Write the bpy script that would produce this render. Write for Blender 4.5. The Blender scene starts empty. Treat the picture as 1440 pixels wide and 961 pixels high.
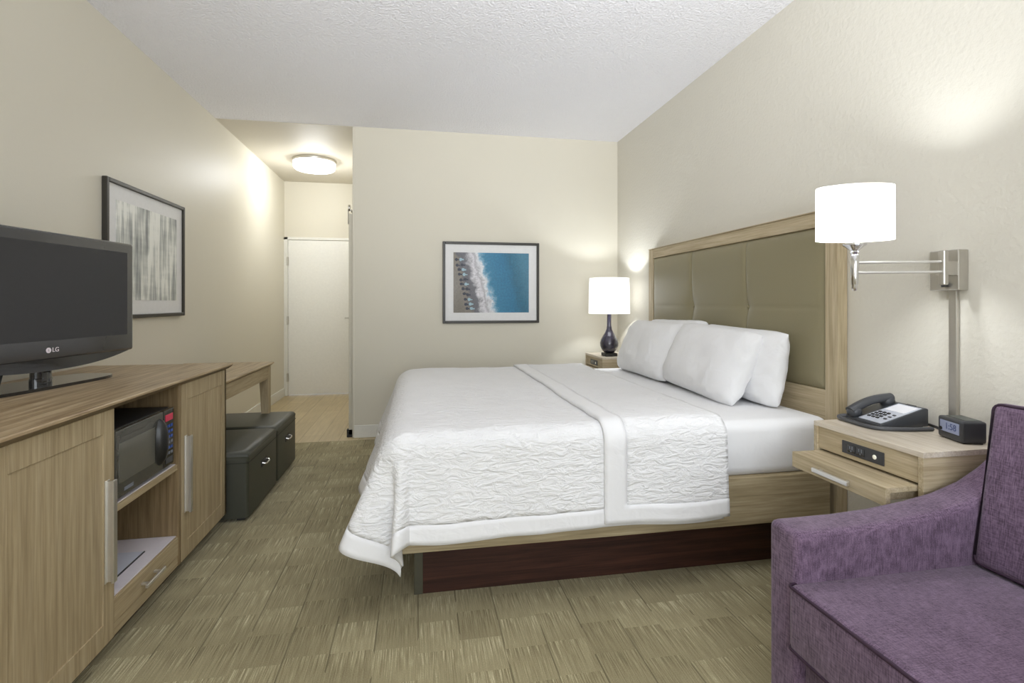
import bpy, bmesh, math, random
from mathutils import Vector, Matrix, noise

random.seed(7)
SC = bpy.context.scene
COL = SC.collection
PI = math.pi
H = 1.21                      # camera height
CEIL = 2.79
XL, XR, YF = -1.70, 1.934, 4.81   # left wall, right wall, far wall
HX, YE = -0.56, 7.13              # hall right wall, entry wall
YN = -1.70                        # near wall behind the viewer

# ------------------------------------------------------------------ materials
MATS = {}
def newmat(name):
    m = bpy.data.materials.new(name); m.use_nodes = True
    nt = m.node_tree
    b = nt.nodes['Principled BSDF']
    return m, nt, b
def N(nt, t, **kw):
    n = nt.nodes.new(t)
    for k, v in kw.items():
        if k in n.inputs: n.inputs[k].default_value = v
        else: setattr(n, k, v)
    return n
def c4(c): return (c[0], c[1], c[2], 1.0)
def srgb(r, g, b):
    f = lambda v: (v/255/12.92) if v/255 <= .04045 else ((v/255+.055)/1.055)**2.4
    return (f(r), f(g), f(b))
def ramp(nt, stops):
    r = nt.nodes.new('ShaderNodeValToRGB')
    e = r.color_ramp.elements
    e[0].position, e[0].color = stops[0][0], c4(stops[0][1])
    e[1].position, e[1].color = stops[-1][0], c4(stops[-1][1])
    for p, c in stops[1:-1]:
        x = e.new(p); x.color = c4(c)
    return r
def math_n(nt, op, a, b=None, c=None):
    n = nt.nodes.new('ShaderNodeMath'); n.operation = op
    for i, v in enumerate((a, b, c)):
        if v is None: continue
        if isinstance(v, (int, float)): n.inputs[i].default_value = v
        else: nt.links.new(v, n.inputs[i])
    return n.outputs[0]
def mixc(nt, fac, a, b, mode='MIX'):
    n = nt.nodes.new('ShaderNodeMix'); n.data_type = 'RGBA'; n.blend_type = mode
    for i, v in ((0, fac), (6, a), (7, b)):
        if isinstance(v, (int, float)): n.inputs[i].default_value = v
        elif isinstance(v, tuple): n.inputs[i].default_value = c4(v)
        else: nt.links.new(v, n.inputs[i])
    return n.outputs[2]
def coords(nt, scale=(1, 1, 1), kind='Object'):
    tc = nt.nodes.new('ShaderNodeTexCoord'); mp = nt.nodes.new('ShaderNodeMapping')
    mp.inputs['Scale'].default_value = scale
    nt.links.new(tc.outputs[kind], mp.inputs[0])
    return mp.outputs[0]
def bump(nt, b, h, strength, dist=.01):
    n = nt.nodes.new('ShaderNodeBump'); n.inputs['Strength'].default_value = strength
    n.inputs['Distance'].default_value = dist
    nt.links.new(h, n.inputs['Height']); nt.links.new(n.outputs[0], b.inputs['Normal'])
    return n
def simple(name, col, rough=.5, metal=0., spec=.5, coat=0.):
    if name in MATS: return MATS[name]
    m, nt, b = newmat(name)
    n = N(nt, 'ShaderNodeTexNoise', Scale=40., Detail=3.)
    nt.links.new(coords(nt), n.inputs['Vector'])
    d = tuple(v*.975 for v in col); l = tuple(min(1, v*1.015) for v in col)
    r = ramp(nt, [(.3, d), (.7, l)]); nt.links.new(n.outputs[0], r.inputs[0])
    nt.links.new(r.outputs[0], b.inputs['Base Color'])
    b.inputs['Roughness'].default_value = rough; b.inputs['Metallic'].default_value = metal
    b.inputs['Specular IOR Level'].default_value = spec; b.inputs['Coat Weight'].default_value = coat
    MATS[name] = m
    return m
def wood(name, dark, mid, light, axis=2, rough=.5, scale=1.):
    m, nt, b = newmat(name)
    s = [30*scale]*3; s[axis] = 1.5*scale
    v = coords(nt, tuple(s))
    n = N(nt, 'ShaderNodeTexNoise', Scale=1.6, Detail=8., Roughness=.62, Distortion=.5)
    nt.links.new(v, n.inputs['Vector'])
    s2 = [160*scale]*3; s2[axis] = 4*scale
    v2 = coords(nt, tuple(s2))
    n2 = N(nt, 'ShaderNodeTexNoise', Scale=1.2, Detail=4., Roughness=.6)
    nt.links.new(v2, n2.inputs['Vector'])
    r = ramp(nt, [(.33, dark), (.5, mid), (.68, light)]); nt.links.new(n.outputs[0], r.inputs[0])
    r2 = ramp(nt, [(.35, (.78, .76, .74)), (.6, (1.05, 1.05, 1.05))]); nt.links.new(n2.outputs[0], r2.inputs[0])
    nt.links.new(mixc(nt, .75, r.outputs[0], r2.outputs[0], 'MULTIPLY'), b.inputs['Base Color'])
    b.inputs['Roughness'].default_value = rough
    b.inputs['Specular IOR Level'].default_value = .3
    bump(nt, b, n2.outputs[0], .12, .002)
    return m
def paint(name, col, rough, bumpscale, bstrength, spec=.3, bdist=.004, stretch=(1, 1, 1)):
    m, nt, b = newmat(name)
    n0 = N(nt, 'ShaderNodeTexNoise', Scale=.9, Detail=2.)
    nt.links.new(coords(nt), n0.inputs['Vector'])
    r = ramp(nt, [(.3, tuple(v*.975 for v in col)), (.7, col)]); nt.links.new(n0.outputs[0], r.inputs[0])
    nt.links.new(r.outputs[0], b.inputs['Base Color'])
    n = N(nt, 'ShaderNodeTexNoise', Scale=bumpscale, Detail=4., Roughness=.55)
    nt.links.new(coords(nt, stretch), n.inputs['Vector'])
    b.inputs['Roughness'].default_value = rough; b.inputs['Specular IOR Level'].default_value = spec
    bump(nt, b, n.outputs[0], bstrength, bdist)
    return m
def fabric(name, dark, light, scale=500., bstr=.25, rough=.9, sheen=.2):
    m, nt, b = newmat(name)
    outs = []
    for st in ((1, .12, 1), (.12, 1, .12), (1, 1, .12)):
        n = N(nt, 'ShaderNodeTexNoise', Scale=scale, Detail=2.)
        nt.links.new(coords(nt, st), n.inputs['Vector']); outs.append(n.outputs[0])
    t = math_n(nt, 'ADD', math_n(nt, 'ADD', outs[0], outs[1]), outs[2])
    t = math_n(nt, 'MULTIPLY', t, .3333)
    n3 = N(nt, 'ShaderNodeTexNoise', Scale=14., Detail=3.); nt.links.new(coords(nt), n3.inputs['Vector'])
    t2 = math_n(nt, 'ADD', math_n(nt, 'MULTIPLY', t, .85), math_n(nt, 'MULTIPLY', n3.outputs[0], .15))
    r = ramp(nt, [(.38, dark), (.62, light)]); nt.links.new(t2, r.inputs[0])
    nt.links.new(r.outputs[0], b.inputs['Base Color'])
    b.inputs['Roughness'].default_value = rough; b.inputs['Sheen Weight'].default_value = sheen
    b.inputs['Specular IOR Level'].default_value = .2
    bump(nt, b, t, bstr, .002)
    return m
def linen(name, col, quilt=False, wr=.25):
    m, nt, b = newmat(name)
    n0 = N(nt, 'ShaderNodeTexNoise', Scale=6., Detail=3.); nt.links.new(coords(nt), n0.inputs['Vector'])
    r = ramp(nt, [(.3, tuple(v*.97 for v in col)), (.7, col)]); nt.links.new(n0.outputs[0], r.inputs[0])
    nt.links.new(r.outputs[0], b.inputs['Base Color'])
    b.inputs['Roughness'].default_value = .85; b.inputs['Specular IOR Level'].default_value = .2
    if quilt:
        n = N(nt, 'ShaderNodeTexNoise', Scale=15., Detail=3.5, Roughness=.55, Distortion=1.2)
        nt.links.new(coords(nt, (1., 1.6, 2.6)), n.inputs['Vector'])
        bump(nt, b, n.outputs[0], wr, .03)
    else:
        n = N(nt, 'ShaderNodeTexNoise', Scale=9., Detail=3., Roughness=.5, Distortion=.8)
        nt.links.new(coords(nt), n.inputs['Vector'])
        bump(nt, b, n.outputs[0], wr, .02)
    return m
def emit(name, col, strength):
    m, nt, b = newmat(name)
    b.inputs['Base Color'].default_value = c4(col)
    b.inputs['Emission Color'].default_value = c4(col)
    b.inputs['Emission Strength'].default_value = strength
    return m
def shade_mat(name, glow, trans=.12):
    m, nt, b = newmat(name)
    b.inputs['Base Color'].default_value = (.9, .9, .9, 1)
    b.inputs['Roughness'].default_value = .8
    b.inputs['Emission Color'].default_value = (1, .985, .97, 1); b.inputs['Emission Strength'].default_value = glow
    w = N(nt, 'ShaderNodeTexNoise', Scale=300., Detail=2.); nt.links.new(coords(nt), w.inputs['Vector'])
    bump(nt, b, w.outputs[0], .08, .002)
    tr = nt.nodes.new('ShaderNodeBsdfTranslucent'); tr.inputs[0].default_value = (.92, .91, .89, 1)
    mx = nt.nodes.new('ShaderNodeMixShader'); mx.inputs[0].default_value = trans
    nt.links.new(b.outputs[0], mx.inputs[1]); nt.links.new(tr.outputs[0], mx.inputs[2])
    nt.links.new(mx.outputs[0], nt.nodes['Material Output'].inputs[0])
    return m

def carpet_mat():
    m, nt, b = newmat('carpet')
    tc = nt.nodes.new('ShaderNodeTexCoord'); sp = nt.nodes.new('ShaderNodeSeparateXYZ')
    nt.links.new(tc.outputs['Object'], sp.inputs[0])
    x, y = sp.outputs[0], sp.outputs[1]
    CX, CY = .15, .17
    cx = math_n(nt, 'FLOOR', math_n(nt, 'DIVIDE', x, CX))
    # each column is shifted by a random amount along y
    wn0 = N(nt, 'ShaderNodeTexWhiteNoise', noise_dimensions='1D'); nt.links.new(cx, wn0.inputs['W'])
    ysh = math_n(nt, 'ADD', math_n(nt, 'DIVIDE', y, CY), math_n(nt, 'MULTIPLY', wn0.outputs[0], .6))
    cy = math_n(nt, 'FLOOR', ysh)
    cb = nt.nodes.new('ShaderNodeCombineXYZ'); nt.links.new(cx, cb.inputs[0]); nt.links.new(cy, cb.inputs[1])
    wn = N(nt, 'ShaderNodeTexWhiteNoise', noise_dimensions='3D'); nt.links.new(cb.outputs[0], wn.inputs[0])
    cid = wn.outputs[0]
    # fine streaks along y, re-seeded per cell
    cv = nt.nodes.new('ShaderNodeCombineXYZ')
    nt.links.new(math_n(nt, 'MULTIPLY', x, 240.), cv.inputs[0])
    nt.links.new(math_n(nt, 'MULTIPLY', y, 7.), cv.inputs[1])
    nt.links.new(math_n(nt, 'MULTIPLY', cid, 60.), cv.inputs[2])
    st = N(nt, 'ShaderNodeTexNoise', Scale=1., Detail=3., Roughness=.6); nt.links.new(cv.outputs[0], st.inputs['Vector'])
    # broad light / dark patches
    big = N(nt, 'ShaderNodeTexNoise', Scale=2.6, Detail=2.); nt.links.new(coords(nt, (1, 1.4, 1)), big.inputs['Vector'])
    big2 = N(nt, 'ShaderNodeTexNoise', Scale=260., Detail=2.); nt.links.new(coords(nt), big2.inputs['Vector'])
    # streaks fade toward the far end of each cell (tufted look)
    fy = math_n(nt, 'FRACT', ysh)
    amp = math_n(nt, 'ADD', .25, math_n(nt, 'MULTIPLY', fy, .7))
    s = math_n(nt, 'MULTIPLY', math_n(nt, 'SUBTRACT', st.outputs[0], .5), amp)
    s = math_n(nt, 'ADD', s, math_n(nt, 'MULTIPLY', math_n(nt, 'SUBTRACT', cid, .5), .085))
    s = math_n(nt, 'ADD', s, math_n(nt, 'MULTIPLY', math_n(nt, 'SUBTRACT', big.outputs[0], .5), .22))
    s = math_n(nt, 'ADD', s, math_n(nt, 'MULTIPLY', math_n(nt, 'SUBTRACT', big2.outputs[0], .5), .22))
    s = math_n(nt, 'ADD', s, .5)
    r = ramp(nt, [(.30, srgb(110, 100, 71)), (.46, srgb(142, 132, 100)), (.57, srgb(162, 152, 118)), (.72, srgb(212, 203, 168))])
    nt.links.new(s, r.inputs[0])
    # dark ribs between some columns
    fx = math_n(nt, 'FRACT', math_n(nt, 'DIVIDE', x, CX))
    line = math_n(nt, 'LESS_THAN', fx, .035)
    ln = N(nt, 'ShaderNodeTexNoise', Scale=3.2, Detail=1.); nt.links.new(coords(nt, (6, 1, 1)), ln.inputs['Vector'])
    line = math_n(nt, 'MULTIPLY', line, math_n(nt, 'GREATER_THAN', ln.outputs[0], .5))
    col = mixc(nt, math_n(nt, 'MULTIPLY', line, .6), r.outputs[0], srgb(80, 71, 46))
    nt.links.new(col, b.inputs['Base Color'])
    b.inputs['Roughness'].default_value = .95; b.inputs['Specular IOR Level'].default_value = .1
    b.inputs['Sheen Weight'].default_value = .15
    bump(nt, b, math_n(nt, 'ADD', math_n(nt, 'MULTIPLY', st.outputs[0], .6), big2.outputs[0]), .45, .004)
    return m
def plank_mat():
    m, nt, b = newmat('vinyl_planks')
    br = nt.nodes.new('ShaderNodeTexBrick')
    br.inputs['Scale'].default_value = 1.; br.inputs['Brick Width'].default_value = 1.1; br.inputs['Row Height'].default_value = .17
    br.inputs['Mortar Size'].default_value = .002
    br.inputs['Color1'].default_value = c4(srgb(186, 169, 132)); br.inputs['Color2'].default_value = c4(srgb(200, 184, 148))
    br.inputs['Mortar'].default_value = c4(srgb(150, 132, 98))
    mp = nt.nodes.new('ShaderNodeMapping'); tc = nt.nodes.new('ShaderNodeTexCoord')
    mp.inputs['Rotation'].default_value = (0, 0, PI/2)
    nt.links.new(tc.outputs['Object'], mp.inputs[0]); nt.links.new(mp.outputs[0], br.inputs[0])
    n = N(nt, 'ShaderNodeTexNoise', Scale=1.5, Detail=6.); nt.links.new(coords(nt, (26, 2, 2)), n.inputs['Vector'])
    r = ramp(nt, [(.3, (.8, .78, .75)), (.7, (1.05, 1.05, 1.05))]); nt.links.new(n.outputs[0], r.inputs[0])
    nt.links.new(mixc(nt, .8, br.outputs[0], r.outputs[0], 'MULTIPLY'), b.inputs['Base Color'])
    b.inputs['Roughness'].default_value = .4
    return m
def sea_art_mat(w, h):
    """aerial beach print: sand, row of parasols, surf, turquoise sea (local x across, z up, origin centre)"""
    m, nt, b = newmat('beach_print')
    tc = nt.nodes.new('ShaderNodeTexCoord'); sp = nt.nodes.new('ShaderNodeSeparateXYZ'); nt.links.new(tc.outputs['Object'], sp.inputs[0])
    u = math_n(nt, 'ADD', math_n(nt, 'DIVIDE', sp.outputs[0], w), .5)
    v = math_n(nt, 'ADD', math_n(nt, 'DIVIDE', sp.outputs[2], h), .5)
    nz = N(nt, 'ShaderNodeTexNoise', Scale=14., Detail=6., Roughness=.65); nt.links.new(tc.outputs['Object'], nz.inputs['Vector'])
    nz2 = N(nt, 'ShaderNodeTexNoise', Scale=60., Detail=4.); nt.links.new(tc.outputs['Object'], nz2.inputs['Vector'])
    # coordinate along the shore normal: shore leans right toward the bottom
    t = math_n(nt, 'ADD', u, math_n(nt, 'MULTIPLY', math_n(nt, 'SUBTRACT', v, .5), .2))
    t = math_n(nt, 'ADD', t, math_n(nt, 'MULTIPLY', math_n(nt, 'SUBTRACT', nz.outputs[0], .5), .26))
    r = ramp(nt, [(0., srgb(112, 104, 90)), (.10, srgb(120, 112, 100)), (.17, srgb(86, 86, 92)), (.25, srgb(98, 97, 104)), (.315, srgb(215, 213, 218)),
                  (.36, srgb(168, 166, 172)), (.41, srgb(220, 222, 226)), (.455, srgb(120, 165, 190)), (.5, srgb(44, 122, 158)), (.72, srgb(34, 112, 150)), (.83, srgb(30, 100, 128)), (1., srgb(66, 122, 148))])
    nt.links.new(t, r.inputs[0])
    r2 = ramp(nt, [(.35, (.8, .8, .8)), (.65, (1.15, 1.15, 1.15))]); nt.links.new(nz2.outputs[0], r2.inputs[0])
    nt.links.new(mixc(nt, .7, r.outputs[0], r2.outputs[0], 'MULTIPLY'), b.inputs['Base Color'])
    b.inputs['Roughness'].default_value = .5; b.inputs['Coat Weight'].default_value = .12; b.inputs['Coat Roughness'].default_value = .12
    return m
def stripe_art_mat(w, h):
    m, nt, b = newmat('stripe_print')
    tc = nt.nodes.new('ShaderNodeTexCoord'); sp = nt.nodes.new('ShaderNodeSeparateXYZ'); nt.links.new(tc.outputs['Object'], sp.inputs[0])
    n1 = N(nt, 'ShaderNodeTexNoise', Scale=1., Detail=4., Roughness=.75); nt.links.new(coords(nt, (13, 13, 1.1)), n1.inputs['Vector'])
    n2 = N(nt, 'ShaderNodeTexNoise', Scale=1., Detail=3., Roughness=.6); nt.links.new(coords(nt, (36, 36, 1.6)), n2.inputs['Vector'])
    n3 = N(nt, 'ShaderNodeTexNoise', Scale=1., Detail=2.); nt.links.new(coords(nt, (4, 4, 30)), n3.inputs['Vector'])
    n4 = N(nt, 'ShaderNodeTexNoise', Scale=4.5, Detail=2.); nt.links.new(tc.outputs['Object'], n4.inputs['Vector'])
    t = math_n(nt, 'ADD', math_n(nt, 'MULTIPLY', n1.outputs[0], .55), math_n(nt, 'MULTIPLY', n2.outputs[0], .45))
    t = math_n(nt, 'ADD', t, math_n(nt, 'MULTIPLY', math_n(nt, 'SUBTRACT', n3.outputs[0], .5), .07))
    t = math_n(nt, 'ADD', t, math_n(nt, 'MULTIPLY', math_n(nt, 'SUBTRACT', n4.outputs[0], .5), .3))
    r = ramp(nt, [(.30, srgb(78, 80, 86)), (.40, srgb(132, 136, 137)), (.47, srgb(176, 180, 178)), (.52, srgb(205, 208, 203)), (.56, srgb(238, 239, 234))])
    nt.links.new(t, r.inputs[0])
    nt.links.new(r.outputs[0], b.inputs['Base Color'])
    b.inputs['Roughness'].default_value = .5; b.inputs['Coat Weight'].default_value = .12; b.inputs['Coat Roughness'].default_value = .12
    return m

WALLC = srgb(216, 211, 196)
M_WALL = paint('wall_paint', WALLC, .55, 90., .12)
M_WALL_L = paint('wall_paint_satin', WALLC, .47, 70., .10, spec=.3)
M_WALL_R = paint('wall_paint_textured', srgb(216, 212, 200), .6, 48., .5, bdist=.006)
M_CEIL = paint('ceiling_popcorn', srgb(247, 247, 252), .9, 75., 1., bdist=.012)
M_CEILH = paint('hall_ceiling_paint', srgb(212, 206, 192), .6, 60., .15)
M_TRIM = simple('trim_white', srgb(226, 225, 218), .4)
M_DOOR = simple('door_white', srgb(233, 232, 226), .45)
M_CARPET = carpet_mat(); M_PLANK = plank_mat()
OAK = (srgb(154, 137, 107), srgb(170, 153, 121), srgb(182, 166, 135))
M_OAKZ = wood('oak_upright', *OAK, axis=2); M_OAKY = wood('oak_along', *OAK, axis=1); M_OAKX = wood('oak_across', *OAK, axis=0)
TOPC = (srgb(128, 106, 78), srgb(164, 143, 111), srgb(190, 171, 139))
M_TOP = wood('oak_top', *TOPC, axis=1, rough=.38)
M_EDGE = simple('oak_edge_dark', srgb(112, 94, 68), .5)
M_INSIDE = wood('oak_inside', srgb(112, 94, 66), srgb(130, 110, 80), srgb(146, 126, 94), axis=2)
PALE = (srgb(170, 154, 124), srgb(187, 172, 142), srgb(200, 186, 158))
M_PALEX = wood('pale_oak_across', *PALE, axis=0); M_PALEY = wood('pale_oak_along', *PALE, axis=1); M_PALEZ = wood('pale_oak_upright', *PALE, axis=2)
M_NSTOP = wood('nightstand_top', srgb(196, 184, 164), srgb(212, 201, 184), srgb(222, 213, 199), axis=1, rough=.35)
M_RAIL = wood('rail_oak', srgb(148, 134, 104), srgb(168, 153, 122), srgb(184, 170, 140), axis=0)
M_PLINTH = wood('dark_plinth', srgb(48, 29, 23), srgb(62, 38, 30), srgb(76, 47, 37), axis=0)
M_PLINTH_END = simple('plinth_end', srgb(74, 72, 58), .5)
M_STEEL = simple('brushed_steel', (.80, .79, .77), .38, 1.)
M_NICKEL = simple('satin_nickel', (.56, .54, .50), .38, 1.)
M_CHROME = simple('chrome', (.75, .75, .77), .12, 1.)
M_BLACKG = simple('gloss_black', (.012, .012, .013), .12, coat=.5)
M_BEZEL = simple('tv_bezel', (.045, .045, .047), .16, coat=.6)
M_SCREEN = simple('tv_screen', srgb(52, 52, 54), .38, spec=.35)
M_BLACK = simple('matte_black', (.018, .018, .018), .5)
M_CHARC = simple('charcoal_plastic', srgb(58, 59, 62), .4)
M_PHONE = simple('phone_plastic', srgb(64, 66, 70), .35)
M_FACE = simple('phone_face', srgb(190, 194, 204), .4)
M_WHITE = simple('white_plastic', srgb(235, 235, 240), .4)
M_LAMIN = simple('white_laminate', srgb(222, 216, 222), .4)
M_PAPER = simple('pale_sheet', srgb(205, 208, 222), .35)
M_MAT = simple('picture_mount', srgb(226, 226, 226), .6)
M_PFRAME = simple('picture_frame', srgb(48, 45, 39), .42)
M_LEATHER = paint('dark_leather', srgb(60, 61, 51), .42, 220., .25, spec=.5)
M_PURPLE = fabric('purple_weave', srgb(70, 53, 71), srgb(130, 108, 131), 330., .3)
M_PIPING = simple('purple_piping', srgb(52, 30, 50), .7)
M_SHEET = linen('white_sheet', srgb(235, 235, 236), wr=.12)
M_PILLOW = linen('white_pillowcase', srgb(235, 235, 236), wr=.4)
M_QUILT = linen('white_matelasse', srgb(235, 235, 236), quilt=True, wr=.55)
M_HEM = linen('white_hem', srgb(235, 235, 236), wr=.3)
M_VINYL = paint('olive_vinyl', srgb(140, 132, 104), .38, 160., .12, spec=.45)
M_CERAM = simple('plum_ceramic', srgb(44, 40, 54), .12, coat=.8)
M_SHADE = shade_mat('lamp_shade_cloth', .42)
M_SHADE2 = shade_mat('sconce_shade_cloth', .2, .3)
M_DRUM = emit('ceiling_drum_acrylic', (1, .99, .98), 3.)
M_LCD = emit('clock_lcd', srgb(142, 150, 176), .06)
M_LCDTXT = simple('lcd_digits', srgb(70, 84, 130), .4)
M_RED = emit('red_display', srgb(190, 50, 78), .10)
M_BLUE = simple('blue_key', srgb(52, 86, 170), .4)
M_GREYKEY = simple('grey_key', srgb(120, 125, 135), .4)
M_MWDOOR = simple('microwave_door', srgb(74, 73, 68), .22, coat=.5)
M_MWWIN = simple('microwave_window', srgb(96, 95, 88), .2, coat=.6)
M_BTN = emit('lit_button', srgb(225, 222, 205), .3)
M_GLASS = simple('window_glass', (.75, .8, .85), .1)

# ------------------------------------------------------------------ mesh helpers
def box(bm, x0, x1, y0, y1, z0, z1):
    r = bmesh.ops.create_cube(bm, size=1.)
    vs = r['verts']
    bmesh.ops.scale(bm, vec=(x1-x0, y1-y0, z1-z0), verts=vs)
    bmesh.ops.translate(bm, vec=((x0+x1)/2, (y0+y1)/2, (z0+z1)/2), verts=vs)
    return vs
def bev(bm, off, seg=2, verts=None):
    if verts is None: edges = bm.edges[:]
    else:
        vs = set(verts); edges = [e for e in bm.edges if e.verts[0] in vs and e.verts[1] in vs]
    bmesh.ops.bevel(bm, geom=edges, offset=off, offset_type='OFFSET', segments=seg, profile=.5, affect='EDGES', clamp_overlap=True)
def BX(*a, b=0., seg=2):
    bm = bmesh.new(); box(bm, *a)
    if b: bev(bm, b, seg)
    return bm
def BXS(boxes, b=0., seg=1):
    bm = bmesh.new()
    for q in boxes:
        t = BX(*q, b=b, seg=seg)
        me = bpy.data.meshes.new('t'); t.to_mesh(me); t.free(); bm.from_mesh(me); bpy.data.meshes.remove(me)
    return bm
def addbm(bm, t, mtx=None):
    if mtx is not None: bmesh.ops.transform(t, matrix=mtx, verts=t.verts)
    me = bpy.data.meshes.new('t'); t.to_mesh(me); t.free(); bm.from_mesh(me); bpy.data.meshes.remove(me)
    return bm
def lathe(profile, seg=40, sx=1., sy=1., cap=True):
    bm = bmesh.new(); rings = []
    for r, z in profile:
        if r < 1e-6: rings.append([bm.verts.new((0, 0, z))]); continue
        rings.append([bm.verts.new((r*sx*math.cos(2*PI*i/seg), r*sy*math.sin(2*PI*i/seg), z)) for i in range(seg)])
    for a, b in zip(rings, rings[1:]):
        for i in range(seg):
            j = (i+1) % seg
            if len(a) == 1 and len(b) == 1: continue
            if len(a) == 1: bm.faces.new((a[0], b[j], b[i]))
            elif len(b) == 1: bm.faces.new((a[i], a[j], b[0]))
            else: bm.faces.new((a[i], a[j], b[j], b[i]))
    if cap:
        if len(rings[0]) > 1: bm.faces.new(rings[0][::-1])
        if len(rings[-1]) > 1: bm.faces.new(rings[-1])
    bmesh.ops.recalc_face_normals(bm, faces=bm.faces)
    return bm
def tube(pts, r, seg=10, closed=False):
    """round tube along a list of points"""
    bm = bmesh.new(); pts = [Vector(p) for p in pts]; rings = []
    n = len(pts); up = Vector((0, 0, 1))
    for i, p in enumerate(pts):
        a = pts[(i-1) % n] if (closed or i > 0) else p
        c = pts[(i+1) % n] if (closed or i < n-1) else p
        t = (c-a).normalized()
        s = t.cross(up)
        if s.length < 1e-4: s = t.cross(Vector((1, 0, 0)))
        s.normalize(); q = s.cross(t).normalized()
        rr = r[i] if isinstance(r, (list, tuple)) else r
        rings.append([bm.verts.new(p + s*rr*math.cos(2*PI*k/seg) + q*rr*math.sin(2*PI*k/seg)) for k in range(seg)])
    for i in range(n if closed else n-1):
        a, b = rings[i], rings[(i+1) % n]
        for k in range(seg):
            j = (k+1) % seg; bm.faces.new((a[k], a[j], b[j], b[k]))
    if not closed:
        bm.faces.new(rings[0][::-1]); bm.faces.new(rings[-1])
    bmesh.ops.recalc_face_normals(bm, faces=bm.faces)
    return bm
def prism(poly, y0, y1, axis='y'):
    """extrude an (x,z) polygon along y, or a (y,z) polygon along x"""
    bm = bmesh.new()
    f = (lambda p, t: (p[0], t, p[1])) if axis == 'y' else (lambda p, t: (t, p[0], p[1]))
    if axis == 'z': f = lambda p, t: (p[0], p[1], t)
    a = [bm.verts.new(f(p, y0)) for p in poly]; b = [bm.verts.new(f(p, y1)) for p in poly]
    n = len(poly)
    for i in range(n):
        j = (i+1) % n; bm.faces.new((a[i], a[j], b[j], b[i]))
    bm.faces.new(a[::-1]); bm.faces.new(b)
    bmesh.ops.recalc_face_normals(bm, faces=bm.faces)
    return bm
def wpos(o):
    v = Vector((0, 0, 0))
    while o is not None:
        v += Vector(o.location); o = o.parent
    return v
def obj(name, bm, m, parent=None, smooth=None, world=True, loc=None):
    """link ONE mesh object; world=True: bm is in world coordinates and gets its parent's base subtracted"""
    if parent is not None and world:
        bmesh.ops.translate(bm, vec=-wpos(parent), verts=bm.verts)
    if parent is None and loc is not None:
        bmesh.ops.translate(bm, vec=-Vector(loc), verts=bm.verts)
    me = bpy.data.meshes.new(name); bm.to_mesh(me); bm.free()
    o = bpy.data.objects.new(name, me); COL.objects.link(o)
    me.materials.append(m)
    if smooth is not None:
        for p in me.polygons: p.use_smooth = True
        try: me.set_sharp_from_angle(angle=math.radians(smooth))
        except Exception: pass
    if parent is not None: o.parent = parent
    elif loc is not None: o.location = loc
    return o
def thing(name, label, cat, loc=(0, 0, 0), rotz=0., group=None):
    o = bpy.data.objects.new(name, None); COL.objects.link(o)
    o.empty_display_size = .1
    o.location = loc; o.rotation_euler = (0, 0, rotz); o['label'] = label; o['category'] = cat
    if group: o['group'] = group
    return o
def tag(o, label, cat, group=None):
    o['label'] = label; o['category'] = cat
    if group: o['group'] = group
    return o
def struct(name, bm, m, parent=None, smooth=None):
    o = obj(name, bm, m, parent, smooth)
    if parent is None: o['kind'] = 'structure'
    return o
def text_bm(txt, size, depth):
    cu = bpy.data.curves.new('t', 'FONT'); cu.body = txt; cu.size = size; cu.extrude = depth
    cu.align_x = 'CENTER'; cu.align_y = 'CENTER'
    o = bpy.data.objects.new('t', cu); COL.objects.link(o)
    bpy.context.view_layer.update()
    me = bpy.data.meshes.new_from_object(o.evaluated_get(bpy.context.evaluated_depsgraph_get()))
    bm = bmesh.new(); bm.from_mesh(me)
    bpy.data.objects.remove(o); bpy.data.curves.remove(cu); bpy.data.meshes.remove(me)
    return bm
RX90 = Matrix.Rotation(PI/2, 4, 'X')

# ------------------------------------------------------------------ the room
T = .12
CY0 = 4.725
struct('floor', BX(XL-T, XR+T, YN-T, CY0, -.1, 0), M_CARPET)
struct('floor_hall', BX(XL-T, XR+T, CY0, YE+T, -.1, -.001), M_PLANK)
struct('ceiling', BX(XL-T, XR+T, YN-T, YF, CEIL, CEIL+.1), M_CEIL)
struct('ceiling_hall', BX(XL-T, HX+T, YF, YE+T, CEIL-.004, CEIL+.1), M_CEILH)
struct('wall_left', BX(XL-T, XL, YN-T, YE+T, 0, CEIL+.05), M_WALL_L)
struct('wall_right', BX(XR, XR+T, YN-T, YF+T, 0, CEIL+.05), M_WALL_R)
struct('wall_far', BX(HX, XR+T, YF, YF+T, 0, CEIL+.05), M_WALL)
struct('wall_hall', BX(HX, HX+T, YF+T, YE+T, 0, CEIL+.05), M_WALL)
dX0, dX1, dZ = -1.655, -.74, 2.03
struct('wall_entry', BXS([(XL, dX0-.03, YE, YE+T, 0, CEIL), (dX1+.03, HX, YE, YE+T, 0, CEIL), (dX0-.03, dX1+.03, YE, YE+T, dZ+.03, CEIL)]), M_WALL)
# unseen wall behind the viewer; its window opening admits the fill light
wx0, wx1, wz0, wz1 = -1.25, 1.45, .55, 2.45
struct('wall_near', BXS([(XL-T, wx0, YN-T, YN, 0, CEIL), (wx1, XR+T, YN-T, YN, 0, CEIL), (wx0, wx1, YN-T, YN, 0, wz0), (wx0, wx1, YN-T, YN, wz1, CEIL)]), M_WALL)
win = struct('window_1', BXS([(wx0, wx0+.05, YN-.09, YN-.03, wz0, wz1), (wx1-.05, wx1, YN-.09, YN-.03, wz0, wz1), (wx0, wx1, YN-.09, YN-.03, wz0, wz0+.05),
        (wx0, wx1, YN-.09, YN-.03, wz1-.05, wz1), (.07, .12, YN-.09, YN-.03, wz0, wz1)]), M_TRIM)
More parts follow.
